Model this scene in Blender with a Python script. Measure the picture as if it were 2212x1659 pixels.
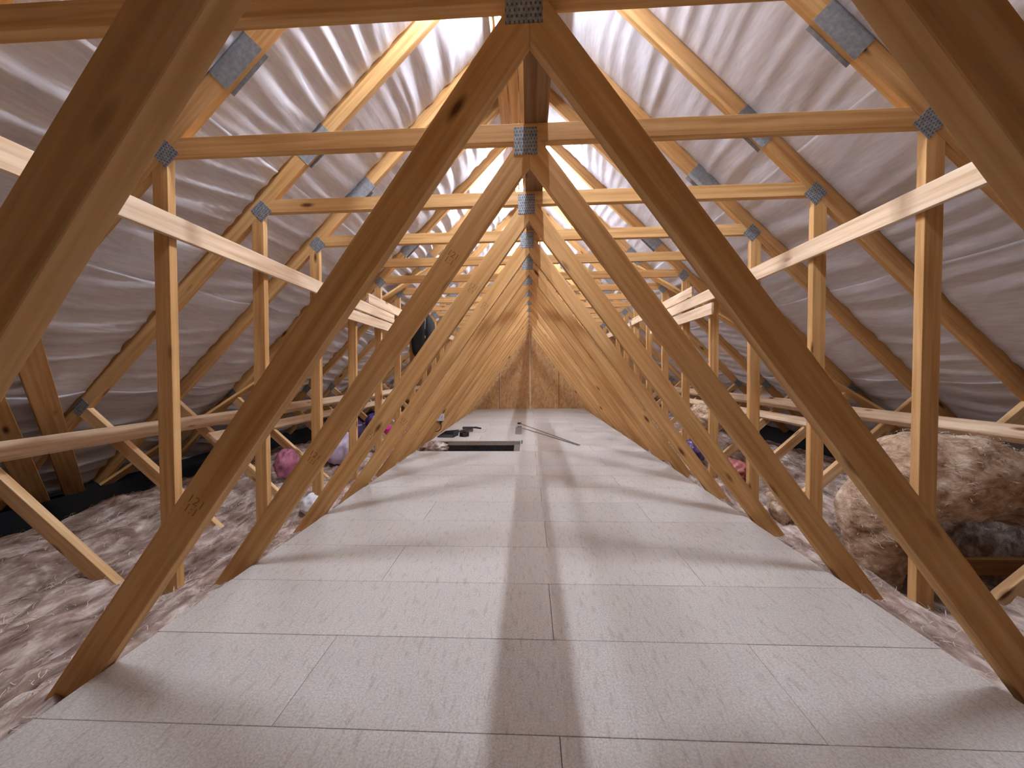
import bpy, bmesh, math, random
from mathutils import Vector, Matrix, noise
random.seed(7)
for o in list(bpy.data.objects): bpy.data.objects.remove(o)
S = bpy.context.scene
COL = S.collection
PI = math.pi
# ------------------------------------------------------------------ camera
YAW, PIT, ROLL = 0.0458, -0.0331, -0.0113
def cam_rot():
    c, s = math.cos(YAW), math.sin(YAW); Ry = Matrix(((c, s, 0), (-s, c, 0), (0, 0, 1)))
    c, s = math.cos(PIT), math.sin(PIT); Rp = Matrix(((1, 0, 0), (0, c, s), (0, -s, c)))
    c, s = math.cos(ROLL), math.sin(ROLL); Rr = Matrix(((c, 0, s), (0, 1, 0), (-s, 0, c)))
    return Rr @ Rp @ Ry
R = cam_rot()
cam = bpy.data.objects.new('camera', bpy.data.cameras.new('camera')); COL.objects.link(cam)
cam.data.sensor_width = 36; cam.data.lens = 36 * 800 / 2212; cam.data.clip_start = .02
M = Matrix.Identity(4)
for i in range(3):
    M[i][0] = R[0][i]; M[i][1] = R[2][i]; M[i][2] = -R[1][i]
M[0][3], M[1][3], M[2][3] = -0.0111, 0, 0.8777
cam.matrix_world = M
S.camera = cam
# ------------------------------------------------------------------ world, exposure
w = bpy.data.worlds.new('world'); S.world = w; w.use_nodes = True
w.node_tree.nodes['Background'].inputs[0].default_value = (.02, .02, .022, 1)
w.node_tree.nodes['Background'].inputs[1].default_value = .3
vs = S.view_settings
vs.view_transform = 'Standard'; vs.look = 'None'; vs.gamma = 1; vs.use_curve_mapping = False
vs.exposure = 0.17
S.cycles.use_adaptive_sampling = True; S.cycles.adaptive_threshold = .2; S.cycles.adaptive_min_samples = 16
S.cycles.max_bounces = 4; S.cycles.diffuse_bounces = 4; S.cycles.glossy_bounces = 2; S.cycles.transmission_bounces = 1
S.cycles.caustics_reflective = False; S.cycles.caustics_refractive = False
# tube lights: (x, y0, y1, z, strength)
TUBES = [(.055, 1.24, 1.60, 3.435, 1320, 'white tube light under the ridge nearest the camera'),
         (-.188, 1.5, 2.55, 3.115, 135, 'white tube light left of the ridge behind the first collar tie'),
         (-.083, 4.0, 5.2, 3.12, 350, 'white tube light seen through the gap below the second nail plate'),
         (.17, 6.1, 7.3, 3.17, 350, 'white tube light at the far end of the ridge')]
# ------------------------------------------------------------------ node helpers
def newmat(name):
    m = bpy.data.materials.new(name); m.use_nodes = True
    nt = m.node_tree; b = nt.nodes['Principled BSDF']
    return m, nt, b
def N(nt, t, **kw):
    n = nt.nodes.new(t)
    for k, v in kw.items():
        if k.startswith('i_'):
            n.inputs[int(k[2:]) if k[2:].isdigit() else k[2:]].default_value = v
        else: setattr(n, k, v)
    return n
def L(nt, a, b): nt.links.new(a, b)
def ramp(nt, stops):
    r = N(nt, 'ShaderNodeValToRGB'); e = r.color_ramp.elements
    while len(e) < len(stops): e.new(.5)
    for el, (p, c) in zip(e, stops):
        el.position = p; el.color = (*c, 1) if len(c) == 3 else c
    return r
def lin(r, g, b):
    f = lambda c: ((c / 255 + .055) / 1.055) ** 2.4 if c > 10 else c / 255 / 12.92
    return (f(r), f(g), f(b))
def mix(nt, fac, a, b, mode='MIX'):
    n = N(nt, 'ShaderNodeMix', data_type='RGBA', blend_type=mode)
    for s, v in ((n.inputs[0], fac), (n.inputs[6], a), (n.inputs[7], b)):
        if hasattr(v, 'links'): L(nt, v, s)
        elif isinstance(v, (int, float)): s.default_value = v
        else: s.default_value = (*v, 1)
    return n.outputs[2]
def bump(nt, b, h, strength, dist):
    n = N(nt, 'ShaderNodeBump'); n.inputs['Strength'].default_value = strength; n.inputs['Distance'].default_value = dist
    L(nt, h, n.inputs['Height']); L(nt, n.outputs[0], b.inputs['Normal'])

def wood(name, light, mid, dark, knot, rough=.72):
    m, nt, b = newmat(name)
    tc = N(nt, 'ShaderNodeTexCoord'); oi = N(nt, 'ShaderNodeObjectInfo')
    off = N(nt, 'ShaderNodeVectorMath', operation='SCALE'); L(nt, oi.outputs['Random'], off.inputs['Scale'])
    off.inputs[0].default_value = (37, 11, 17)
    add = N(nt, 'ShaderNodeVectorMath', operation='ADD'); L(nt, tc.outputs['Object'], add.inputs[0]); L(nt, off.outputs[0], add.inputs[1])
    mp = N(nt, 'ShaderNodeMapping'); mp.inputs['Scale'].default_value = (1.1, 26, 26); L(nt, add.outputs[0], mp.inputs[0])
    n1 = N(nt, 'ShaderNodeTexNoise', i_Scale=1.6, i_Detail=4.0, i_Roughness=.55); L(nt, mp.outputs[0], n1.inputs['Vector'])
    mp2 = N(nt, 'ShaderNodeMapping'); mp2.inputs['Scale'].default_value = (1.5, 4, 4); L(nt, add.outputs[0], mp2.inputs[0])
    n2 = N(nt, 'ShaderNodeTexNoise', i_Scale=1.0, i_Detail=3.0); L(nt, mp2.outputs[0], n2.inputs['Vector'])
    r = ramp(nt, [(.3, dark), (.52, mid), (.72, light)]); L(nt, n1.outputs['Fac'], r.inputs[0])
    hv = N(nt, 'ShaderNodeHueSaturation'); 
    mr = N(nt, 'ShaderNodeMapRange'); mr.inputs[3].default_value = .82; mr.inputs[4].default_value = 1.15
    L(nt, n2.outputs['Fac'], mr.inputs[0]); L(nt, mr.outputs[0], hv.inputs['Value']); L(nt, r.outputs[0], hv.inputs['Color'])
    # knots
    mp3 = N(nt, 'ShaderNodeMapping'); mp3.inputs['Scale'].default_value = (2.3, 7.5, 7.5); L(nt, add.outputs[0], mp3.inputs[0])
    vo = N(nt, 'ShaderNodeTexVoronoi', i_Scale=1.0, i_Randomness=1.0); L(nt, mp3.outputs[0], vo.inputs['Vector'])
    kr = ramp(nt, [(.045, (1, 1, 1)), (.13, (0, 0, 0))]); L(nt, vo.outputs['Distance'], kr.inputs[0])
    col = mix(nt, kr.outputs[0], hv.outputs[0], knot)
    L(nt, col, b.inputs['Base Color']); b.inputs['Roughness'].default_value = rough
    b.inputs['Specular IOR Level'].default_value = .25
    bump(nt, b, n1.outputs['Fac'], .25, .002)
    return m
M_WOOD = wood('spruce truss timber', lin(226, 184, 130), lin(211, 165, 108), lin(190, 140, 83), lin(104, 60, 28))
M_WEB_LIT = wood('lit spruce web timber', lin(240, 208, 164), lin(226, 186, 136), lin(202, 156, 102), lin(112, 68, 36))  # truss spruce lightened to stand in for strong light on the outer webs
M_STAIN = wood('stained brown timber', lin(172, 134, 96), lin(150, 114, 80), lin(120, 88, 60), lin(70, 46, 30))
M_NEW = wood('fresh sawn softwood', lin(246, 226, 200), lin(236, 209, 177), lin(214, 180, 142), lin(140, 92, 62))

def simple(name, col, rough=.5, metal=0, emit=None, strength=0, spec=.3):
    m, nt, b = newmat(name)
    b.inputs['Base Color'].default_value = (*col, 1); b.inputs['Roughness'].default_value = rough
    b.inputs['Metallic'].default_value = metal; b.inputs['Specular IOR Level'].default_value = spec
    if emit: b.inputs['Emission Color'].default_value = (*emit, 1); b.inputs['Emission Strength'].default_value = strength
    return m
def mottled(name, a, c, scale, rough=.5, stretch=(1, 1, 1), bmp=0, dist=.01, spec=.3):
    m, nt, b = newmat(name)
    tc = N(nt, 'ShaderNodeTexCoord'); mp = N(nt, 'ShaderNodeMapping'); mp.inputs['Scale'].default_value = stretch
    L(nt, tc.outputs['Object'], mp.inputs[0])
    n1 = N(nt, 'ShaderNodeTexNoise', i_Scale=scale, i_Detail=5.0); L(nt, mp.outputs[0], n1.inputs['Vector'])
    r = ramp(nt, [(.33, a), (.67, c)]); L(nt, n1.outputs['Fac'], r.inputs[0]); L(nt, r.outputs[0], b.inputs['Base Color'])
    b.inputs['Roughness'].default_value = rough; b.inputs['Specular IOR Level'].default_value = spec
    if bmp: bump(nt, b, n1.outputs['Fac'], bmp, dist)
    return m
def plate_mat():
    m, nt, b = newmat('galvanised nail plate')
    tc = N(nt, 'ShaderNodeTexCoord'); sp = N(nt, 'ShaderNodeSeparateXYZ'); L(nt, tc.outputs['Object'], sp.inputs[0])
    cb = N(nt, 'ShaderNodeCombineXYZ'); L(nt, sp.outputs[0], cb.inputs[0]); L(nt, sp.outputs[2], cb.inputs[1])
    br = N(nt, 'ShaderNodeTexBrick'); L(nt, cb.outputs[0], br.inputs['Vector'])
    br.inputs['Color1'].default_value = br.inputs['Color2'].default_value = (.03, .03, .035, 1)
    br.inputs['Mortar'].default_value = (1, 1, 1, 1); br.inputs['Scale'].default_value = 1
    br.inputs['Mortar Size'].default_value = .0042; br.inputs['Mortar Smooth'].default_value = .1
    br.inputs['Brick Width'].default_value = .0125; br.inputs['Row Height'].default_value = .0155
    no = N(nt, 'ShaderNodeTexNoise', i_Scale=60.0); L(nt, tc.outputs['Object'], no.inputs['Vector'])
    r = ramp(nt, [(.3, lin(128, 132, 138)), (.7, lin(176, 180, 186))]); L(nt, no.outputs['Fac'], r.inputs[0])
    L(nt, mix(nt, .72, r.outputs[0], br.outputs['Color'], 'MULTIPLY'), b.inputs['Base Color'])
    b.inputs['Metallic'].default_value = .35; b.inputs['Roughness'].default_value = .5
    bump(nt, b, br.outputs['Fac'], .5, .003)
    return m
M_PLATE = plate_mat()
M_SPLICE = mottled('dull zinc splice plate', lin(132, 133, 137), lin(158, 160, 164), 45, .55, bmp=.15, dist=.002)
def chip_mat():
    m, nt, b = newmat('pale chipboard')
    tc = N(nt, 'ShaderNodeTexCoord'); oi = N(nt, 'ShaderNodeObjectInfo')
    geo = N(nt, 'ShaderNodeNewGeometry')
    n1 = N(nt, 'ShaderNodeTexNoise', i_Scale=170.0, i_Detail=4.0, i_Roughness=.7); L(nt, geo.outputs['Position'], n1.inputs['Vector'])
    mp = N(nt, 'ShaderNodeMapping'); mp.inputs['Scale'].default_value = (70, 16, 20); mp.inputs['Rotation'].default_value = (0, 0, .25)
    L(nt, geo.outputs['Position'], mp.inputs[0])
    n2 = N(nt, 'ShaderNodeTexNoise', i_Scale=1.0, i_Detail=3.0); L(nt, mp.outputs[0], n2.inputs['Vector'])
    r1 = ramp(nt, [(.3, lin(178, 170, 162)), (.5, lin(204, 198, 192)), (.72, lin(224, 220, 215))]); L(nt, n1.outputs['Fac'], r1.inputs[0])
    r2 = ramp(nt, [(.3, (.83, .81, .79)), (.46, (1, 1, 1))]); L(nt, n2.outputs['Fac'], r2.inputs[0])
    c = mix(nt, 1.0, r1.outputs[0], r2.outputs[0], 'MULTIPLY')
    mr = N(nt, 'ShaderNodeMapRange'); mr.inputs[3].default_value = .94; mr.inputs[4].default_value = 1.04
    L(nt, oi.outputs['Random'], mr.inputs[0])
    hv = N(nt, 'ShaderNodeHueSaturation'); L(nt, c, hv.inputs['Color']); L(nt, mr.outputs[0], hv.inputs['Value'])
    L(nt, hv.outputs[0], b.inputs['Base Color']); b.inputs['Roughness'].default_value = .8; b.inputs['Specular IOR Level'].default_value = .2
    bump(nt, b, n1.outputs['Fac'], .25, .002)
    return m
M_CHIP = chip_mat()
def osb_mat():
    m, nt, b = newmat('oriented strand board')
    geo = N(nt, 'ShaderNodeNewGeometry')
    mp = N(nt, 'ShaderNodeMapping'); mp.inputs['Scale'].default_value = (26, 26, 14); L(nt, geo.outputs['Position'], mp.inputs[0])
    vo = N(nt, 'ShaderNodeTexVoronoi', i_Scale=1.0); L(nt, mp.outputs[0], vo.inputs['Vector'])
    no = N(nt, 'ShaderNodeTexNoise', i_Scale=40.0, i_Detail=4.0); L(nt, geo.outputs['Position'], no.inputs['Vector'])
    r = ramp(nt, [(.2, lin(170, 124, 76)), (.5, lin(210, 164, 110)), (.8, lin(232, 194, 142))])
    mm = N(nt, 'ShaderNodeMath', operation='MULTIPLY_ADD'); L(nt, vo.outputs['Color'], mm.inputs[0]); mm.inputs[1].default_value = .6
    L(nt, no.outputs['Fac'], mm.inputs[2]); 
    m2 = N(nt, 'ShaderNodeMath', operation='MULTIPLY'); L(nt, mm.outputs[0], m2.inputs[0]); m2.inputs[1].default_value = .68
    L(nt, m2.outputs[0], r.inputs[0]); L(nt, r.outputs[0], b.inputs['Base Color']); b.inputs['Roughness'].default_value = .7
    return m
M_OSB = osb_mat()
def felt_mat():
    m, nt, b = newmat('white roofing membrane')
    geo = N(nt, 'ShaderNodeNewGeometry')
    mp = N(nt, 'ShaderNodeMapping'); mp.inputs['Scale'].default_value = (60, 8, 60); L(nt, geo.outputs['Position'], mp.inputs[0])
    no = N(nt, 'ShaderNodeTexNoise', i_Scale=1.0, i_Detail=5.0); L(nt, mp.outputs[0], no.inputs['Vector'])
    r = ramp(nt, [(.3, lin(206, 202, 208)), (.7, lin(226, 223, 229))]); L(nt, no.outputs['Fac'], r.inputs[0])
    L(nt, r.outputs[0], b.inputs['Base Color']); b.inputs['Roughness'].default_value = .6; b.inputs['Specular IOR Level'].default_value = .3
    bump(nt, b, no.outputs['Fac'], .2, .004)
    return m
M_FELT = felt_mat()
def wool_mat(name, dark, mid, light, stretch):
    m, nt, b = newmat(name)
    geo = N(nt, 'ShaderNodeNewGeometry')
    mp = N(nt, 'ShaderNodeMapping'); mp.inputs['Scale'].default_value = stretch; L(nt, geo.outputs['Position'], mp.inputs[0])
    n0 = N(nt, 'ShaderNodeTexNoise', i_Scale=.8, i_Detail=2.0); L(nt, mp.outputs[0], n0.inputs['Vector'])
    vm = N(nt, 'ShaderNodeVectorMath', operation='SCALE'); vm.inputs['Scale'].default_value = .7; L(nt, n0.outputs['Color'], vm.inputs[0])
    va = N(nt, 'ShaderNodeVectorMath', operation='ADD'); L(nt, mp.outputs[0], va.inputs[0]); L(nt, vm.outputs[0], va.inputs[1])
    n1 = N(nt, 'ShaderNodeTexNoise', i_Scale=1.0, i_Detail=7.0, i_Roughness=.66, i_Distortion=.2); L(nt, va.outputs[0], n1.inputs['Vector'])
    r = ramp(nt, [(.32, dark), (.5, mid), (.68, light)]); L(nt, n1.outputs['Fac'], r.inputs[0]); L(nt, r.outputs[0], b.inputs['Base Color'])
    b.inputs['Roughness'].default_value = .95; b.inputs['Specular IOR Level'].default_value = .1
    bump(nt, b, n1.outputs['Fac'], .8, .02)
    return m
M_WOOL = wool_mat('brown mineral wool', lin(104, 84, 74), lin(168, 146, 134), lin(232, 220, 212), (16, 5, 16))
M_WOOL2 = wool_mat('tan mineral wool', lin(140, 108, 86), lin(206, 176, 148), lin(244, 228, 206), (14, 14, 20))
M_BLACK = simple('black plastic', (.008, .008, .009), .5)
M_CLOTH = mottled('black nylon', (.006, .006, .007), (.014, .014, .016), 120, .75, bmp=.2, dist=.002)
M_WHITE = simple('white plastic', lin(226, 226, 232), .4)
M_ALU = mottled('dull aluminium', lin(122, 117, 111), lin(150, 145, 139), 30, .45, stretch=(1, 12, 12))
M_CHROME = simple('bright metal', lin(205, 205, 205), .3, .8)
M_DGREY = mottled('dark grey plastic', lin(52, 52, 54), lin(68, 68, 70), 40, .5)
M_INK = simple('brown ink', lin(158, 112, 66), .9)
M_TUBE = None

# ------------------------------------------------------------------ mesh helpers
def link(o, parent=None):
    COL.objects.link(o)
    if parent: o.parent = parent
    return o
def mesh_obj(name, bm, mat, parent=None, smooth=False):
    me = bpy.data.meshes.new(name); bm.to_mesh(me); bm.free()
    if mat: me.materials.append(mat)
    if smooth:
        for p in me.polygons: p.use_smooth = True
    return link(bpy.data.objects.new(name, me), parent)
def tag(o, label, cat, group=None):
    o['label'] = label; o['category'] = cat
    if group: o['group'] = group
    return o
def struct(o): o['kind'] = 'structure'; return o
def empty(name, loc=(0, 0, 0)):
    o = bpy.data.objects.new(name, None); o.location = loc; COL.objects.link(o); o.empty_display_size = .1; return o
def box_bm(sx, sy, sz, bev=0, center=(0, 0, 0)):
    bm = bmesh.new(); bmesh.ops.create_cube(bm, size=1)
    bmesh.ops.scale(bm, vec=(sx, sy, sz), verts=bm.verts)
    if bev: bmesh.ops.bevel(bm, geom=bm.edges[:], offset=bev, segments=1, affect='EDGES')
    bmesh.ops.translate(bm, vec=center, verts=bm.verts)
    return bm
def box(name, lo, hi, mat, parent=None, bev=0):
    c = [(a + b) / 2 for a, b in zip(lo, hi)]; d = [b - a for a, b in zip(lo, hi)]
    o = mesh_obj(name, box_bm(*d, bev), mat, parent); o.location = c; return o
def poly_member(name, pts, thick, bev=.0015):
    """prism from (x,z) polygon; local X runs along the longest edge; y 0..thick. -> mesh, loc, angle"""
    n = len(pts)
    best = max(range(n), key=lambda i: (Vector(pts[i]) - Vector(pts[(i + 1) % n])).length)
    d = Vector(pts[(best + 1) % n]) - Vector(pts[best])
    if d.x < 0: d = -d
    a = math.atan2(d.y, d.x); c = sum((Vector(p) for p in pts), Vector((0, 0))) / n
    ca, sa = math.cos(-a), math.sin(-a)
    loc = []
    for p in pts:
        q = Vector(p) - c; loc.append((q.x * ca - q.y * sa, q.x * sa + q.y * ca))
    bm = bmesh.new()
    f = [bm.verts.new((x, 0, z)) for x, z in loc]; b = [bm.verts.new((x, thick, z)) for x, z in loc]
    bm.faces.new(f); bm.faces.new(b[::-1])
    for i in range(n): bm.faces.new((f[i], b[i], b[(i + 1) % n], f[(i + 1) % n]))
    bmesh.ops.recalc_face_normals(bm, faces=bm.faces)
    if bev: bmesh.ops.bevel(bm, geom=bm.edges[:], offset=bev, segments=1, affect='EDGES')
    me = bpy.data.meshes.new(name); bm.to_mesh(me); bm.free()
    return me, c, a
def board(name, p0, p1, wdir, width, thick, mat, parent=None, bev=.002):
    """plank from p0 to p1 (centre line), wide along wdir"""
    p0, p1 = Vector(p0), Vector(p1); d = p1 - p0; Lh = d.length; x = d.normalized()
    wv = Vector(wdir); wv = (wv - wv.dot(x) * x).normalized(); t = x.cross(wv)
    o = mesh_obj(name, box_bm(Lh, width, thick, bev), mat, parent)
    m = Matrix((x, wv, t)).transposed().to_4x4(); m.translation = (p0 + p1) / 2
    o.matrix_world = m
    return o
def tube_bm(pts, r, seg=8, caps=True):
    bm = bmesh.new(); rings = []
    pts = [Vector(p) for p in pts]
    for i, p in enumerate(pts):
        d = (pts[min(i + 1, len(pts) - 1)] - pts[max(i - 1, 0)]).normalized()
        u = d.orthogonal().normalized() if i == 0 else (u - u.dot(d) * d).normalized()
        v = d.cross(u)
        rr = r[i] if isinstance(r, (list, tuple)) else r
        rings.append([bm.verts.new(p + rr * (math.cos(2 * PI * k / seg) * u + math.sin(2 * PI * k / seg) * v)) for k in range(seg)])
    for a, b in zip(rings, rings[1:]):
        for k in range(seg): bm.faces.new((a[k], a[(k + 1) % seg], b[(k + 1) % seg], b[k]))
    if caps: bm.faces.new(rings[0][::-1]); bm.faces.new(rings[-1])
    bmesh.ops.recalc_face_normals(bm, faces=bm.faces)
    return bm
def blob_bm(rx, ry, rz, amp=.1, freq=3, seed=0, sub=4, pw=1.0, fold=0):
    bm = bmesh.new(); bmesh.ops.create_icosphere(bm, subdivisions=sub, radius=1)
    for v in bm.verts:
        p = v.co.copy()
        if pw != 1: p = Vector([math.copysign(abs(c) ** pw, c) for c in p])
        n = noise.fractal(p * freq + Vector((seed, seed * 2.3, 1)), 1, 2, 4)
        k = 1 + amp * n
        if fold: k += fold * abs(noise.noise(Vector((p.x * 5, p.y * 5, p.z * 1.5)) + Vector((seed, 0, 0))))
        v.co = Vector((p.x * rx, p.y * ry, p.z * rz)) * k
    return bm

# ------------------------------------------------------------------ truss layout
Y0, SP, TH = 1.0216, .6, .038
def TY(k): return Y0 + SP * k
KS = list(range(-1, 13))
WALL_Y, BACK_Y = 8.745, -2.3
RL = 3.495                      # rafter underside: z = RL - |x|
RU = 3.632                      # rafter top
# ------------------------------------------------------------------ room shell
# far gable wall of strand board
wall = struct(empty('wall_far', (0, WALL_Y, 0)))
def gable_panel(x0, x1, y, parent):
    bm = bmesh.new()
    top = lambda x: RU - abs(x) - .01
    xs = [x0] + ([0] if x0 < 0 < x1 else []) + [x1]
    lo = [(x, -.3) for x in xs]; hi = [(x, top(x)) for x in xs][::-1]
    pts = lo + hi
    f = [bm.verts.new((x, 0, z)) for x, z in pts]; b = [bm.verts.new((x, .018, z)) for x, z in pts]
    bm.faces.new(f); bm.faces.new(b[::-1])
    for i in range(len(pts)): bm.faces.new((f[i], b[i], b[(i + 1) % len(pts)], f[(i + 1) % len(pts)]))
    bmesh.ops.recalc_face_normals(bm, faces=bm.faces)
    return mesh_obj('board_panel', bm, M_OSB, parent)
for x0, x1 in ((-3.9, -1.912), (-1.908, -.716), (-.706, -.002), (.002, .686), (.696, 1.888), (1.892, 3.9)):
    gable_panel(x0, x1, WALL_Y, wall)
st = box('batten', (-.002, -.02, -.05), (.036, -.001, 3.2), M_NEW, wall)
st = box('batten', (-.705, -.012, -.05), (-.690, -.001, 2.6), M_NEW, wall)
st = box('batten', (.670, -.012, -.05), (.685, -.001, 2.6), M_WOOD, wall)
wb = struct(empty('wall_back', (0, BACK_Y, 0)))
for x0, x1 in ((-3.9, -1.2), (-1.198, 1.198), (1.2, 3.9)): gable_panel(x0, x1, BACK_Y, wb)

# roof membrane: draped sheets lapped down the slope, wrinkled along the rafters' spacing
ceil = struct(empty('ceiling', (0, 0, 0)))
def membrane(side, s0, s1, lift, i_):
    """s = horizontal distance from ridge; sheet between s0 and s1 on one slope"""
    ds = .012 if s0 < 3.3 else .02
    ns = int((s1 - s0) / ds); ys = []
    for k in range(-6, 14):
        for o_ in (0, .034, .07, .14, .23, .32, .41, .5, .59, .68, .77, .86, .93, .966):
            y = Y0 + TH / 2 + SP * (k + o_)
            if BACK_Y < y < WALL_Y: ys.append(y)
    ys = [BACK_Y] + ys + [WALL_Y + .01]
    bm = bmesh.new(); rows = []
    nrm = Vector((-side * 1, 0, -1)).normalized()       # into the attic
    for i in range(ns + 1):
        s = s0 + (s1 - s0) * i / ns; row = []
        for y in ys:
            ph = (y - Y0 - TH / 2) / SP; fr = ph - math.floor(ph); bay = math.floor(ph)
            mid = math.sin(PI * fr)
            sk = noise.noise(Vector((bay * 3.7, side * 5, s * .6)))
            q = s + .16 * sk * (fr - .5) + .03 * noise.noise(Vector((s * 2, y * 2.5, side)))
            a = noise.noise(Vector((q * 11.5, y * .4 + bay * .22, side * 7.1)))
            b = noise.noise(Vector((q * 24, y * .7 + bay * .4, side * 3.3 + 9)))
            env = .55 + .9 * abs(noise.noise(Vector((s * .8, bay * 1.7, side * 2.2))))
            am = 1.45 if side < 0 else .72
            f1 = am * (.024 * (1 - 2.4 * abs(a)) + .009 * b)
            c = noise.noise(Vector((s * 3.0, y * 3.0, side * 11)))
            d = (.004 + .022 * mid * (1 + .4 * sk)) + env * f1 * (.45 + .55 * mid) + .004 * c
            if fr < .045 or fr > .955: d = min(d * .3, 0) - .003 - .005 * i_
            p = Vector((side * s, y, RU - s)) + nrm * (d + lift)
            row.append(bm.verts.new(p))
        rows.append(row)
    for i in range(ns):
        for j in range(len(ys) - 1):
            bm.faces.new((rows[i][j], rows[i + 1][j], rows[i + 1][j + 1], rows[i][j + 1]))
    bmesh.ops.recalc_face_normals(bm, faces=bm.faces)
    o = mesh_obj('membrane_sheet', bm, M_FELT, ceil, smooth=True)
    sm = o.modifiers.new('thickness', 'SOLIDIFY'); sm.thickness = .002; sm.offset = 0
    return o
for side in (-1, 1):
    for i, (s0, s1) in enumerate(((0, 1.56), (1.52, 2.22), (2.18, 2.86), (2.82, 4.0))):
        membrane(side, s0, s1, .005 * i, i)

# black sheets standing in for the deep shade of the eaves void
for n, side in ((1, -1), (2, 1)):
    o = struct(board('eaves_shade_%d' % n, (side * 3.28, BACK_Y + .1, -.12), (side * 3.28, WALL_Y - .05, -.12), (side * 1, 0, .55), .75, .004, M_BLACK))

# chipboard floor
floor = struct(empty('floor', (0, 0, 0)))
FLX0, FLX1, SY = -1.293, 1.268, .8669
HATCH = (-1.05, -.124, 4.085, 4.66)
def floorboard(x0, x1, y0, y1):
    g = .0008
    o = mesh_obj('floorboard', box_bm(x1 - x0 - 2 * g, y1 - y0 - 2 * g, .018, .0009), M_CHIP, floor)
    o.location = ((x0 + x1) / 2, (y0 + y1) / 2, -.009 + random.uniform(-.0006, .0004))
    return o
i0 = int(math.floor((BACK_Y - SY) / .32)) + 1
for i in range(i0, 26):
    ya, yb = SY + .32 * i, min(SY + .32 * (i + 1), WALL_Y - .005)
    if ya > WALL_Y - .05: break
    j = random.uniform(-.015, .015)
    seams = [-.655 + j, .685 + j] if i % 2 == 0 else [.062 + j]
    e0 = FLX0 + random.uniform(-.004, .004); e1 = FLX1 + random.uniform(-.004, .004)
    if yb > HATCH[2] + .01 and ya < HATCH[3] - .01:
        # rows cut by the hatch: whole boards right of it, offcuts before and behind
        xs = [HATCH[1]] + [q for q in seams if q > HATCH[1] + .1] + [e1]
        for a, b in zip(xs, xs[1:]): floorboard(a, b, ya, yb)
        xs = [e0] + [q for q in seams if q < HATCH[1] - .1] + [HATCH[1]]
        if ya < HATCH[2] - .03:
            for a, b in zip(xs, xs[1:]): floorboard(a, b, ya, HATCH[2])
        if yb > HATCH[3] + .03:
            for a, b in zip(xs, xs[1:]): floorboard(a, b, HATCH[3], yb)
    else:
        xs = [e0] + seams + [e1]
        for a, b in zip(xs, xs[1:]): floorboard(a, b, ya, yb)
# support battens under the boards (edges seen in the hatch)
for x in (-1.2, -.03, .62, 1.15):
    if x == -1.2:
        box('support_batten', (x - .02, BACK_Y + .1, -.2), (x + .02, HATCH[2] - .03, -.0185), M_WOOD, floor)
        box('support_batten', (x - .02, HATCH[3] + .03, -.2), (x + .02, WALL_Y - .02, -.0185), M_WOOD, floor)
    else: box('support_batten', (x - .02, BACK_Y + .1, -.2), (x + .02, WALL_Y - .02, -.0185), M_WOOD, floor)
# ceiling of the rooms below (plasterboard seen only in the hatch well)
under = struct(box('floor_plasterboard', (-3.95, BACK_Y, -.42), (3.95, WALL_Y, -.40), simple('plasterboard', lin(120, 112, 104), .9)))
under.name = 'floor_base'
# ------------------------------------------------------------------ roof trusses
def clip_line(x_at_z, z): return x_at_z
VS = 1.767 / 1.293                       # inner edge slope of the V webs
VH = .097 * math.sqrt(1 + VS * VS) / VS  # horizontal width of a V web
def vin(z): return (1.767 - z) / VS      # |x| of the inner edge
BOT = -.23
def mirror(pts, s): return [(s * x, z) for x, z in pts]
DEF = []
for s in (-1, 1):
    DEF.append(('rafter', mirror([(.0005, RL), (3.92, RL - 3.92), (3.92, RU - 3.92), (.0005, RU)], s)))
    DEF.append(('diagonal_web', mirror([(.0005, 1.767), (vin(BOT), BOT), (vin(BOT) + VH, BOT), (vin(1.8627) + VH, 1.8627), (.0005, 1.8627)], s)))
    lean = .04 if s < 0 else .004
    DEF.append(('post', mirror([(1.622 + lean, BOT), (1.696 + lean, BOT), (1.696, RL - 1.6965), (1.632, RL - 1.6325), (1.632, 1.8625), (1.622, 1.8625)], s)))
    ws = .902; zc = lambda x: .65 + ws * (x - 2.79)
    t = .073 * math.sqrt(1 + ws * ws)
    xt = (RL + ws * 2.79 - .65) / (1 + ws)           # top edge meets rafter underside
    xb = (RL + ws * 2.79 - .65 + t) / (1 + ws)
    DEF.append(('outer_web', mirror([(1.80, zc(1.80)), (xt, RL - xt), (xb, RL - xb), (1.80 + .04, zc(1.84) - t)], s)))
DEF.append(('collar_tie', [(-(RL - 1.863), 1.863), ((RL - 1.863), 1.863), ((RL - 1.9395), 1.9395), (-(RL - 1.9395), 1.9395)]))
DEF.append(('bottom_chord', [(-3.7, -.33), (3.7, -.33), (3.7, -.235), (-3.7, -.235)]))
TM = [(n, *poly_member(n, p, TH)) for n, p in DEF]
TN = {}
for s in (-1, 1):
    d, wd = (.036, VH - .016) if s < 0 else (.022, VH - .022)
    TN[s] = poly_member('diagonal_web', mirror([(.0005 + d, 1.767), (vin(BOT) + d, BOT), (vin(BOT) + d + wd, BOT), (vin(1.8627) + d + wd, 1.8627), (.0005 + d, 1.8627)], s), TH)
    TN[s][0].materials.append(M_WOOD)
for n, me, _, _ in TM: me.materials.append(M_WEB_LIT if n == 'outer_web' else M_WOOD)
def plate_mesh(wd, ht, mat):
    bm = box_bm(wd, .0016, ht); me = bpy.data.meshes.new('nail_plate'); bm.to_mesh(me); bm.free(); me.materials.append(mat); return me
P_C = plate_mesh(.1, .115, M_PLATE); P_J = plate_mesh(.09, .098, M_PLATE); P_S = plate_mesh(.235, .118, M_SPLICE); P_O = plate_mesh(.1, .07, M_PLATE)
PLATES = [('nail_plate', P_C, -.015, 1.865, 0)]
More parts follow.
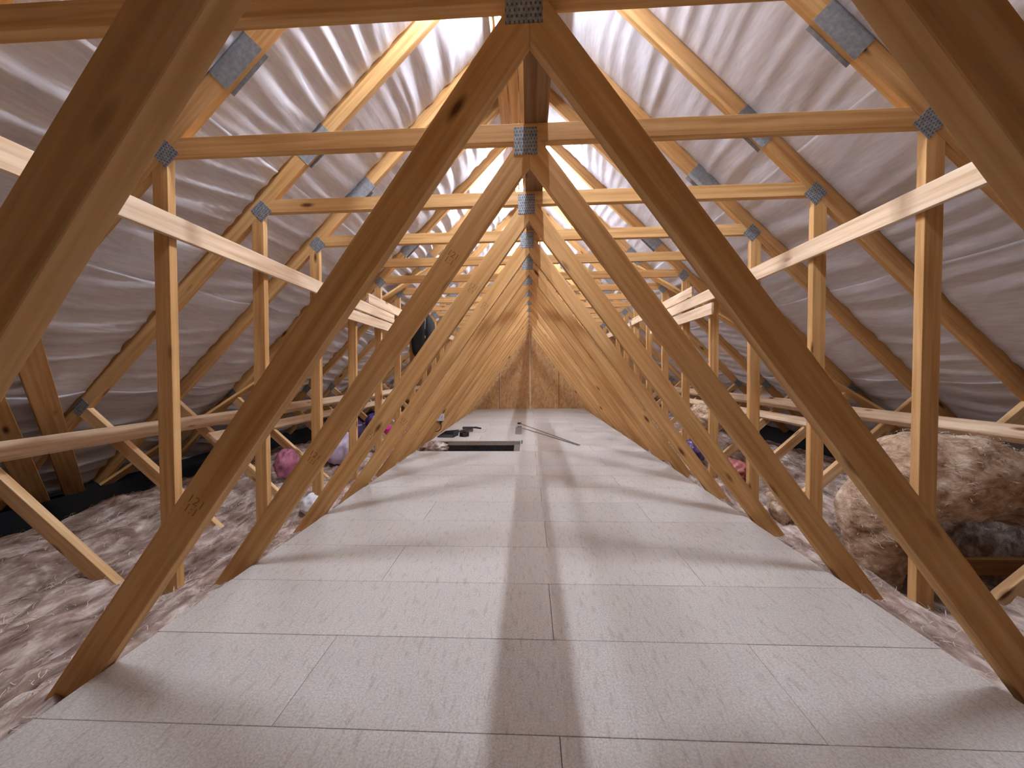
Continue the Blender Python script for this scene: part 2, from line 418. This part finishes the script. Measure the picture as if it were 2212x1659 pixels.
for s in (-1, 1):
    PLATES.append(('nail_plate', P_J, s * 1.632, 1.874, s * -PI / 4 * .98))
    xm = 1.29; PLATES.append(('splice_plate', P_S, s * xm, (RL + RU) / 2 - xm - .012, -s * PI / 4))
    PLATES.append(('nail_plate', P_O, s * 2.86, RL - 2.86 + .05, -s * PI / 4))
ORD = ['nearest, dark, cut off by the frame', 'first whole', 'second', 'third', 'fourth', 'fifth', 'sixth', 'seventh', 'eighth', 'ninth', 'tenth', 'eleventh', 'twelfth', 'last, against the strand board wall']
stamp_meshes = {}
def stamp(txt, size):
    if (txt, size) in stamp_meshes: return stamp_meshes[(txt, size)]
    cu = bpy.data.curves.new('stamp', 'FONT'); cu.body = txt; cu.size = size; cu.align_x = 'CENTER'; cu.space_line = .8
    ob = bpy.data.objects.new('stamp_tmp', cu); COL.objects.link(ob)
    dg = bpy.context.evaluated_depsgraph_get(); me = bpy.data.meshes.new_from_object(ob.evaluated_get(dg))
    bpy.data.objects.remove(ob); me.materials.append(M_INK); stamp_meshes[(txt, size)] = me
    return me
ST = stamp('121\n1:1', .038)
for idx, k in enumerate(KS):
    t = empty('roof_truss', (0, TY(k), 0))
    lab = ('roof truss nearest the camera, its dark webs cut off by the frame' if idx == 0 else
           'last roof truss, right against the far strand board wall' if idx == len(KS) - 1 else
           '%s roof truss counting from the camera, spruce with grey nail plates' % ['', 'second', 'third', 'fourth', 'fifth', 'sixth', 'seventh', 'eighth', 'ninth', 'tenth', 'eleventh', 'twelfth', 'thirteenth'][idx])
    tag(t, lab, 'roof truss', 'trussed rafters spanning the attic')
    for n, me, c, a in TM:
        if k == -1 and n == 'diagonal_web': me, c, a = TN[-1 if c.x < 0 else 1]
        o = link(bpy.data.objects.new(n, me), t)
        dy = 0
        if n == 'bottom_chord' : dy = 0
        o.location = (c.x - (.03 if k == 0 and n == 'post' and c.x < 0 else 0), dy, c.y); o.rotation_euler = (0, -a, 0)
        if n == 'diagonal_web' and c.x < 0: webL = o
    for n, me, x, z, a in PLATES:
        o = link(bpy.data.objects.new(n, me), t); o.location = (x, -.0009, z); o.rotation_euler = (0, -a, 0)
        if n == 'splice_plate':
            o = link(bpy.data.objects.new(n, me), t); o.location = (x, TH + .0009, z); o.rotation_euler = (0, -a, 0)
    if k >= 0:
        zs = [.5] + ([1.38] if k >= 1 else [])
        for z in zs[:2] if k < 4 else []:
            o = link(bpy.data.objects.new('grade_stamp', ST), webL)
            a = math.atan(VS)
            o.location = (-(vin(z) + VH / 2), -.0006, z); o.rotation_euler = (PI / 2, -a + PI, 0)
            o['label'] = 'brown ink grade stamp'
            o.rotation_euler = (PI / 2, PI / 2 - a, 0)
            D = Matrix.Translation(o.location) @ o.rotation_euler.to_matrix().to_4x4()
            W = Matrix.Translation(webL.location) @ webL.rotation_euler.to_matrix().to_4x4()
            Lm = W.inverted() @ D; o.location = Lm.to_translation(); o.rotation_euler = Lm.to_euler()
# ------------------------------------------------------------------ longitudinal boards
tag(board('ridge_binder', (.030, BACK_Y + .1, 1.9605), (.030, WALL_Y - .03, 1.9605), (1, 0, 0), .1, .041, M_STAIN), 'long flat board running over the middle of all the collar ties', 'timber')
G = 'boards nailed along the posts'
XB = 1.608
def post_board(side, y0, z0, y1, z1, h, label, xo=0):
    o = board('brace_board', (side * (XB + xo), y0, z0), (side * (XB + xo), y1, z1), (0, 0, 1), h, .022, M_NEW)
    return tag(o, label, 'timber', G)
post_board(-1, -.3, 1.575, 4.35, 1.515, .1, 'long pale board nailed level across the left posts, passing behind the nearest web')
post_board(-1, 2.75, 1.415, 4.95, 1.395, .098, 'short pale board under the long one on the left posts')
post_board(-1, 3.65, 1.628, 6.35, 1.612, .1, 'pale board above the others on the left posts, with square near end')
post_board(-1, 6.9, 1.60, 8.6, 1.60, .1, 'farthest pale board on the left posts near the strand board wall')
post_board(1, .2, 1.585, 4.55, 1.53, .1, 'long pale knotty board nailed level across the right posts')
post_board(1, 3.35, 1.415, 5.0, 1.41, .105, 'short pale board below the others on the right posts, showing its end grain')
post_board(1, 3.75, 1.648, 5.9, 1.63, .1, 'pale board above the others on the right posts, behind the first web')
post_board(1, 6.0, 1.59, 8.6, 1.59, .1, 'farthest pale board on the right posts')
G = 'boards running along the outer webs'
nx, nz = .672, .741        # direction along web, normal is (-nz, nx)
def web_board(side, y0, y1, xw, label, d=0, wdt=.097, th=.045, x1=None):
    # centre lies th/2 off the web top edge, at |x| = xw on the edge line
    def c(x):
        z = .65 + .902 * (x - 2.79); return (side * (x - .67 * (th / 2 + .001 + d)), z + .742 * (th / 2 + .001 + d))
    a = c(xw); b = c(x1 or xw)
    o = board('outer_binder', (a[0], y0, a[1]), (b[0], y1, b[1]), (side * .742, 0, .67), wdt, th, M_NEW)
    return tag(o, label, 'timber', G)
web_board(-1, .3, 4.3, 2.62, 'long pale rail along the left outer webs starting at the left picture edge')
web_board(-1, 3.45, 8.6, 2.60, 'second pale rail lapped on the left outer webs further back', d=.047)
web_board(-1, 2.75, 6.4, 2.49, 'lowest pale rail on the left outer webs below the long one', th=.03, wdt=.09)
web_board(1, .3, 4.5, 2.62, 'long pale rail along the right outer webs reaching the right picture edge')
web_board(1, 3.5, 8.6, 2.60, 'second pale rail lapped on the right outer webs further back', d=.047)
web_board(1, 3.1, 6.4, 2.49, 'lowest pale rail on the right outer webs behind the first web', th=.03, wdt=.09)
G = 'diagonal braces under the rafters'
def roof_brace(side, a, b, label, th=.022, mat=M_WOOD, wd=.097):
    n = Vector((-side, 0, -1)).normalized()
    pa = Vector((side * a[0], a[1], RL - a[0])) + n * (th / 2 + .001); pb = Vector((side * b[0], b[1], RL - b[0])) + n * (th / 2 + .001)
    d = (pb - pa).normalized(); wv = n.cross(d)
    return tag(board('diagonal_brace', pa, pb, wv, wd, th, mat), label, 'timber', G)
roof_brace(-1, (3.50, 2.84), (.62, 5.28), 'diagonal board rising away from the left eaves under the rafters')
roof_brace(1, (3.50, 2.84), (.62, 5.28), 'diagonal board rising away from the right eaves under the rafters')
roof_brace(-1, (2.2, 1.46), (3.84, 2.96), 'upper of the two dark boards slanting to the left eaves', mat=M_WOOD, wd=.105)
roof_brace(-1, (2.31, 1.35), (3.84, 2.75), 'lower of the two dark boards slanting to the left eaves at the picture edge', mat=M_WOOD, wd=.105)
G = 'boards side by side under the ridge'
for i, x in enumerate((-.208, -.118, -.03)):
    o = board('ridge_board', (x, 2.0, 3.195), (x + .004, (3.85, 5.6, 3.7)[i], 3.195), (1, 0, 0), .083, .04, M_WOOD)
    tag(o, ['left', 'middle', 'right'][i] + ' one of three boards side by side under the ridge', 'timber', G)
# ------------------------------------------------------------------ tube lights
M_GLOW = []
for i, (x, y0, y1, z, st, lab) in enumerate(TUBES):
    m = simple('lit tube %d' % i, (.9, .9, .9), .4, emit=(.89, .97, 1.11), strength=st)
    r = tag(empty('tube_light', (x, (y0 + y1) / 2, z)), lab, 'light', 'tube lights along the ridge')
    h = (y1 - y0) / 2
    mesh_obj('tube', tube_bm([(0, -h, 0), (0, h, 0)], .014, 8), m, r)
    bb = mesh_obj('batten_body', box_bm(.045, 2 * h, .03, .004, (0, 0, .034)), M_WHITE, r)
    for s in (-1, 1): mesh_obj('lamp_holder', box_bm(.03, .014, .04, .003, (0, s * (h + .006), .012)), M_WHITE, bb)
# ------------------------------------------------------------------ insulation
M_FIBRE = simple('loose wool fibres', lin(222, 204, 190), .9, spec=.1)
def fibres(host, n, seed, ok):
    rnd = random.Random(seed); vs_ = [v for v in host.data.vertices if ok(v)]
    bm = bmesh.new()
    for _ in range(n):
        v = rnd.choice(vs_); p = v.co.copy(); nn = v.normal.copy()
        if nn.z < -.2: nn = -nn
        d = Vector((rnd.uniform(-1, 1), rnd.uniform(-1.6, 1.6), rnd.uniform(-.2, .5))).normalized()
        c = d.cross(nn).normalized() if d.cross(nn).length > .1 else Vector((1, 0, 0))
        ln = rnd.uniform(.02, .06); w_ = rnd.uniform(.0008, .0018); h_ = rnd.uniform(.004, .016); prev = None
        for k in range(5):
            t_ = k / 4; q = p + d * ln * (t_ - .5) + nn * (h_ * math.sin(PI * t_) + .001) + c * rnd.uniform(-.006, .006)
            a, b = bm.verts.new(q + c * w_ * (1 - t_ * .6)), bm.verts.new(q - c * w_ * (1 - t_ * .6) + nn * .001)
            if prev: bm.faces.new((prev[0], prev[1], b, a))
            prev = (a, b)
    o = mesh_obj('loose_fibres', bm, M_FIBRE, host); o['kind'] = 'stuff'
    return o
def quilt(side, x0, x1, z0, z1, y0, y1, seed, label, mat=M_WOOL):
    nx_ = int((x1 - x0) / .022); ny_ = int((y1 - y0) / .035)
    bm = bmesh.new(); rows = []
    for i in range(nx_ + 1):
        u = i / nx_; x = x0 + (x1 - x0) * u; row = []
        edge = 1 - abs(2 * u - 1) ** 9
        for j in range(ny_ + 1):
            y = y0 + (y1 - y0) * j / ny_
            p = Vector((x * side, y, seed))
            big = noise.noise(Vector((x * 2.2, y * 1.3, seed * 3.1)))
            md = noise.fractal(Vector((x * 7, y * 4, seed)), 1, 2, 3)
            q = x + .06 * noise.noise(Vector((y * 3, x * 3, seed)))
            rid = abs(noise.noise(Vector((q * 13, y * 2.6, seed * 7))))
            fi = noise.fractal(Vector((x * 30, y * 12, seed)), 1, 2, 3)
            z = z0 + (z1 - z0) * u + .05 * big + .035 * md - .075 * rid + .02 + .009 * fi
            z = -.38 + (z + .38) * (.5 + .5 * edge)
            if side > 0 and x > 1.70:
                pit = min(1, max(0, (y - 1.60) / .08)) * min(1, max(0, (2.30 - y) / .08)) * min(1, (x - 1.70) / .08)
                z = z + (-.375 - z) * pit
            xx = x + .008 * noise.noise(Vector((y * 4, seed, x * 4)))
            row.append(bm.verts.new((side * xx, y, z)))
        rows.append(row)
    for i in range(nx_):
        for j in range(ny_): bm.faces.new((rows[i][j], rows[i + 1][j], rows[i + 1][j + 1], rows[i][j + 1]))
    # skirt down to the plasterboard
    per = [rows[i][0] for i in range(nx_ + 1)] + [rows[-1][j] for j in range(1, ny_ + 1)] + [rows[i][-1] for i in range(nx_ - 1, -1, -1)] + [rows[0][j] for j in range(ny_ - 1, 0, -1)]
    low = [bm.verts.new((v.co.x, v.co.y, -.398)) for v in per]
    for a in range(len(per)):
        b = (a + 1) % len(per); bm.faces.new((per[a], per[b], low[b], low[a]))
    bmesh.ops.recalc_face_normals(bm, faces=bm.faces)
    o = mesh_obj('insulation_quilt', bm, mat, smooth=True)
    fibres(o, 1500, seed, lambda v: v.co.y < 4 and v.co.z > -.3)
    return tag(o, label, 'insulation', 'mineral wool quilts between floor and eaves')
quilt(-1, 1.22, 1.765, -.10, -.12, -.2, 8.7, 1.3, 'brown wool quilt running beside the left floor edge')
quilt(-1, 1.79, 2.30, -.10, -.07, -.2, 8.7, 4.7, 'brown wool quilt in the middle strip left of the posts')
quilt(-1, 2.325, 3.02, -.05, .0, -.2, 8.7, 8.2, 'brown wool quilt along the left eaves')
quilt(1, 1.20, 1.765, -.10, -.12, -.2, 8.7, 2.1, 'brown wool quilt running beside the right floor edge')
quilt(1, 1.79, 2.30, -.12, -.08, -.2, 8.7, 5.9, 'brown wool quilt in the middle strip right of the posts')
quilt(1, 2.325, 3.02, -.05, .0, -.2, 8.7, 9.4, 'brown wool quilt along the right eaves')
# big quilt folded over into an arch, right of the nearest right post
def arch_quilt():
    # a slack roll: left end slumped on the bed, the rest bridging over a dark gap
    path = [(1.82, 2.02, -.26, .10), (1.81, 2.01, -.02, .155), (1.845, 1.99, .17, .195), (1.96, 1.97, .31, .215), (2.15, 1.96, .335, .205), (2.4, 1.97, .26, .185), (2.7, 1.98, .17, .17), (2.95, 2.0, .10, .15)]
    def at(t):
        f = t * (len(path) - 1); i = min(int(f), len(path) - 2); f -= i
        p = [path[max(0, min(len(path) - 1, i + d))] for d in (-1, 0, 1, 2)]
        return [.5 * (2 * p[1][c] + (p[2][c] - p[0][c]) * f + (2 * p[0][c] - 5 * p[1][c] + 4 * p[2][c] - p[3][c]) * f * f + (3 * p[1][c] - p[0][c] - 3 * p[2][c] + p[3][c]) * f ** 3) for c in range(4)]
    bm = bmesh.new(); nu, nv = 90, 64; rings = []
    for i in range(nu + 1):
        x, y, z, r = at(i / nu); q0, q1 = at(max(0, i / nu - .02)), at(min(1, i / nu + .02))
        d = Vector([q1[c] - q0[c] for c in range(3)]).normalized()
        u = Vector((0, 1, 0)); u = (u - u.dot(d) * d).normalized(); v = d.cross(u); ring = []
        for j in range(nv):
            a = 2 * PI * j / nv; dirn = u * math.cos(a) + v * math.sin(a); c = Vector((x, y, z))
            n = noise.fractal((c + dirn * r) * 5, 1, 2, 3); n2 = noise.fractal((c + dirn * r) * 20, 1, 2, 3)
            wr = abs(noise.noise(Vector((x * 9 + a, a * 1.2, z * 4))))
            ring.append(bm.verts.new(c + dirn * r * (1 + .16 * n + .05 * n2 - .14 * wr)))
        rings.append(ring)
    for i in range(nu):
        for j in range(nv): bm.faces.new((rings[i][j], rings[i][(j + 1) % nv], rings[i + 1][(j + 1) % nv], rings[i + 1][j]))
    bm.faces.new(rings[0][::-1]); bm.faces.new(rings[-1])
    bmesh.ops.recalc_face_normals(bm, faces=bm.faces)
    o = mesh_obj('insulation_roll', bm, M_WOOL2, smooth=True); fibres(o, 2200, 3.3, lambda v: v.co.z > .0)
    return tag(o, 'big loose tan roll of insulation lying beside the nearest right post', 'insulation')
arch_quilt()
o = mesh_obj('insulation_roll', blob_bm(.16, .3, .15, .22, 3, 5, 4), M_WOOL2, smooth=True); o.location = (2.02, 4.35, .33)
tag(o, 'small dusty insulation roll behind the right posts further back', 'insulation')
o = mesh_obj('insulation_scrap', blob_bm(.09, .1, .13, .3, 4, 9, 4), M_WOOL2, smooth=True); o.location = (1.66, 2.48, -.0)
tag(o, 'ragged wool tuft beside the second right post', 'insulation')
o = mesh_obj('insulation_scrap', blob_bm(.17, .16, .085, .25, 4, 3, 4), M_WOOL, smooth=True); o.location = (-1.17, 4.42, -.045)
tag(o, 'torn brown wool tuft at the left end of the hatch', 'insulation')
# ------------------------------------------------------------------ hatch well and loft ladder
hx0, hx1, hy0, hy1 = HATCH
hw = struct(empty('door_1', (0, 0, 0)))
box('trimmer', (hx0 - .0, hy1 + .002, -.052), (hx1 + .03, hy1 + .04, -.019), M_CHIP, hw)
box('trimmer', (hx0 - .0, hy0 - .04, -.1), (hx1 + .03, hy0 - .002, -.019), M_WOOD, hw)
box('well_shade', (hx0, hy1 + .0, -.398), (hx1, hy1 + .03, -.0525), M_DGREY, hw)  # dark grey sides stand in for the darkness of the room below
box('well_shade', (hx0 - .02, hy0, -.398), (hx0, hy1 + .03, -.1), M_DGREY, hw)
box('well_shade', (hx1, hy0, -.398), (hx1 + .02, hy1 + .03, -.019), M_DGREY, hw)
box('well_shade', (hx0, hy0 - .03, -.398), (hx1, hy0 - .004, -.1), M_DGREY, hw)
box('well_shade_base', (hx0, hy0, -.397), (hx1, hy1, -.38), M_DGREY, hw)  # dark sheet closing the well in place of the unlit room
lad = tag(empty('loft_ladder', (-.14, 4.2, 0)), 'grey aluminium ladder arm folded up at the right end of the hatch', 'ladder')
def child_board(name, a, b, wd, w_, t_, mat, par):
    o = board(name, a, b, wd, w_, t_, mat); mw = o.matrix_world.copy(); o.parent = par
    o.matrix_world = Matrix.Translation(-Vector(par.location)) @ mw   # relative to unrotated parent
    return o
child_board('stile', (-.15, 4.13, -.10), (-.172, 5.62, .028), (1, 0, 0), .095, .022, M_ALU, lad)
child_board('bracket', (-.105, 4.12, -.12), (-.105, 4.6, -.02), (0, 0, 1), .09, .012, M_BLACK, lad)
b = tube_bm([(0, 0, 0), (0, -.006, .016)], .02, 14); o = mesh_obj('bolt', b, M_CHROME, lad); o.location = (-.02, .0, -.075)
pole = tag(empty('hook_pole', (0, 0, 0)), 'pair of thin grey rods lying on the floor right of the hatch', 'pole')
for p, q in (((-.165, 6.1, .022), (.58, 4.37, .006)), ((-.155, 5.75, .012), (.56, 4.36, .006))):
    mesh_obj('rod', tube_bm([p, q], .006, 8), M_ALU, pole)
    d = (Vector(q) - Vector(p)).normalized()
    mesh_obj('end_cap', tube_bm([Vector(p) - d * .02 + Vector((-.03, 0, 0)), Vector(p) + Vector((.02, 0, 0))], .014, 10), M_BLACK, pole)
# dustpan, tape, brush
dp = tag(empty('dustpan', (-1.13, 5.03, 0)), 'dark grey dustpan on the boards behind the hatch', 'dustpan')
bm = bmesh.new()
prof = [(-.12, -.1), (.1, -.13), (.13, .06), (-.06, .12)]
bt = [bm.verts.new((x, y, .004)) for x, y in prof]; tp = []
for (x, y), z in zip(prof, (.012, .075, .08, .055)): tp.append(bm.verts.new((x * 1.08, y * 1.08, z)))
bm.faces.new(bt[::-1])
for i in range(1, 4):
    j = (i + 1) % 4
    if i == 3: continue
    bm.faces.new((bt[i], bt[j], tp[j], tp[i]))
bm.faces.new((bt[3], bt[0], tp[0], tp[3]))
bmesh.ops.recalc_face_normals(bm, faces=bm.faces)
o = mesh_obj('pan', bm, M_DGREY, dp); sm = o.modifiers.new('thickness', 'SOLIDIFY'); sm.thickness = .006
mesh_obj('handle', tube_bm([(.12, .04, .055), (.2, .16, .06), (.27, .27, .055)], [.012, .014, .012], 8), M_DGREY, dp)
br = tag(empty('hand_brush', (-.88, 5.42, 0)), 'dark grey hand brush lying behind the tape roll', 'brush')
mesh_obj('stock', box_bm(.16, .06, .025, .008, (-.04, 0, .06)), M_DGREY, br)
mesh_obj('bristles', box_bm(.15, .05, .05, .004, (-.04, 0, .026)), mottled('grey bristles', lin(90, 88, 86), lin(150, 148, 144), 200, .9), br)
mesh_obj('handle', tube_bm([(.04, 0, .06), (.08, -.01, .062), (.16, -.03, .05)], [.012, .015, .012], 8), M_DGREY, br)
tr = tag(empty('tape_roll', (-.905, 5.03, 0)), 'roll of black tape standing between dustpan and hatch edge', 'tape')
bm = bmesh.new(); sg = 24
rings = [[bm.verts.new((r * math.cos(2 * PI * k / sg), r * math.sin(2 * PI * k / sg), z)) for k in range(sg)] for r, z in ((.062, .003), (.066, .01), (.066, .05), (.062, .056), (.04, .056), (.038, .05), (.038, .01), (.04, .003))]
for i in range(8):
    a, b = rings[i], rings[(i + 1) % 8]
    for k in range(sg): bm.faces.new((a[k], a[(k + 1) % sg], b[(k + 1) % sg], b[k]))
bmesh.ops.recalc_face_normals(bm, faces=bm.faces)
mesh_obj('tape', bm, M_BLACK, tr, smooth=False)
mesh_obj('tape_end', box_bm(.05, .002, .04, 0, (.02, -.067, .03)), simple('tape shine', (.06, .055, .05), .25), tr)
# ------------------------------------------------------------------ fused spur boxes
def spur(loc, lab, cable):
    r = tag(empty('spur_box', loc), lab, 'switch box', 'white electrical boxes on the trusses')
    mesh_obj('back_box', box_bm(.088, .034, .088, .004, (0, -.017, 0)), M_WHITE, r)
    fp = mesh_obj('face_plate', box_bm(.09, .006, .09, .002, (0, -.037, 0)), M_WHITE, r)
    mesh_obj('switch', box_bm(.02, .006, .028, .001, (-.02, -.042, 0)), simple('switch grey', lin(190, 190, 196), .4), fp)
    mesh_obj('fuse_holder', box_bm(.012, .005, .03, .001, (.02, -.0415, 0)), simple('fuse grey', lin(180, 180, 186), .4), fp)
    if cable:
        mesh_obj('gland', tube_bm([(0, -.018, -.044), (0, -.018, -.066)], [.016, .012], 10), M_BLACK, r)
        mesh_obj('cable', tube_bm([(0, -.018, -.06), (.008, -.018, -.11), (-.0, -.02, -.15), (-.035, -.015, -.178), (-.07, .0, -.185)], .006, 8), M_DGREY, r)
spur((-1.128, TY(6) - .001, .315), 'white fused switch box with dark cable on a left web above the floor', True)
spur((-1.658, TY(7) - .001, .36), 'white box half hidden on a left post behind the webs', False)
# ------------------------------------------------------------------ rucksack hung on the left boards
bg = tag(empty('rucksack', (-1.462, 5.02, 1.12)), 'black rucksack hanging on the left upper boards', 'bag')
o = mesh_obj('body', blob_bm(.11, .2, .33, .05, 2, 3, 4, .55), M_CLOTH, bg, True); o.location = (-.01, 0, .29)
o = mesh_obj('front_pocket', blob_bm(.06, .16, .25, .06, 2, 6, 4, .6), M_CLOTH, bg, True); o.location = (.10, .0, .26)
zp = mesh_obj('zip', tube_bm([(.085 + .0 * i, -.165 + .012 * abs(i - 6), .08 + .045 * i) for i in range(11)], .004, 6), M_CHROME, bg)
mesh_obj('zip_pull', box_bm(.008, .004, .035, .001, (.09, -.178, .23)), M_CHROME, zp)
mesh_obj('hang_loop', tube_bm([(-.08, .02, .55), (-.11, .03, .6), (-.135, .03, .585), (-.14, .03, .5)], .012, 8), M_CLOTH, bg)
# ------------------------------------------------------------------ stored party bits on the insulation
def blob(name, loc, r, mat, lab, cat, amp=.12, freq=2.5, seed=1, fold=.1, pw=1):
    o = mesh_obj(name, blob_bm(*r, amp, freq, seed, 4, pw, fold), mat, smooth=True); o.location = loc
    return tag(o, lab, cat)
blob('plastic_bag', (-1.97, 3.75, .10), (.15, .2, .17), mottled('lilac film', lin(178, 160, 200), lin(222, 214, 240), 5, .35), 'pale lilac plastic bag behind the third left post', 'bag', seed=2)
blob('plastic_bag', (-2.2, 3.22, .07), (.07, .12, .13), mottled('pink film', lin(150, 84, 110), lin(222, 150, 182), 14, .3), 'crumpled pink plastic bag on the left quilt', 'bag', .25, 1.6, 7, .12)
blob('plastic_bag', (-2.08, 4.22, .17), (.16, .15, .17), mottled('navy film', lin(24, 20, 44), lin(70, 50, 96), 9, .25), 'dark navy spotted bag behind the lilac bag', 'bag', seed=5)
blob('plastic_bag', (-2.05, 4.75, .22), (.1, .14, .14), mottled('violet film', lin(62, 44, 110), lin(104, 84, 160), 9, .3), 'violet bag behind the fourth left post', 'bag', seed=8)
def bow():
    r = tag(empty('gift_bow', (-1.93, 4.9, .02)), 'shiny magenta gift bow among the bags on the left', 'bow')
    m = simple('magenta foil', lin(226, 60, 150), .25, .2)
    me = None
    for k in range(6):
        bm = bmesh.new(); a = 2 * PI * k / 6 + .3
        c = bm.verts.new((0, -.03, 0)); u = Vector((math.cos(a), 0, math.sin(a))); v = Vector((-math.sin(a), 0, math.cos(a)))
        tip = bm.verts.new(.085 * u + Vector((0, .01, 0))); l = bm.verts.new(.05 * u + .03 * v); rr = bm.verts.new(.05 * u - .03 * v); bk = bm.verts.new(.04 * u + Vector((0, .03, 0)))
        bm.faces.new((c, l, tip)); bm.faces.new((c, tip, rr)); bm.faces.new((l, bk, tip)); bm.faces.new((tip, bk, rr))
        o = mesh_obj('loop', bm, m, r); o.location = (0, 0, .1)
bow()
blob('plastic_bag', (-1.86, 4.45, .0), (.06, .08, .09), simple('blue white film', lin(214, 220, 238), .35), 'small bluish white bag low behind the left webs', 'bag', seed=11)
blob('plastic_bag', (1.74, 4.05, .01), (.11, .16, .13), mottled('purple foil', lin(66, 46, 92), lin(150, 128, 176), 7, .2), 'purple foil bag behind the right webs', 'bag', .2, 3, 4, .2)
blob('plastic_bag', (1.80, 3.32, .0), (.1, .14, .075), mottled('rose film', lin(170, 92, 92), lin(226, 150, 146), 12, .4), 'rose pink bag on the right quilt behind the second post', 'bag', .3, 3, 6, .25)
blob('plastic_scrap', (-1.62, 2.62, -.08), (.06, .08, .07), simple('white film', lin(226, 226, 232), .4), 'scrap of white plastic on the quilt near the left floor edge', 'scrap', .3, 1.6, 12, .12)
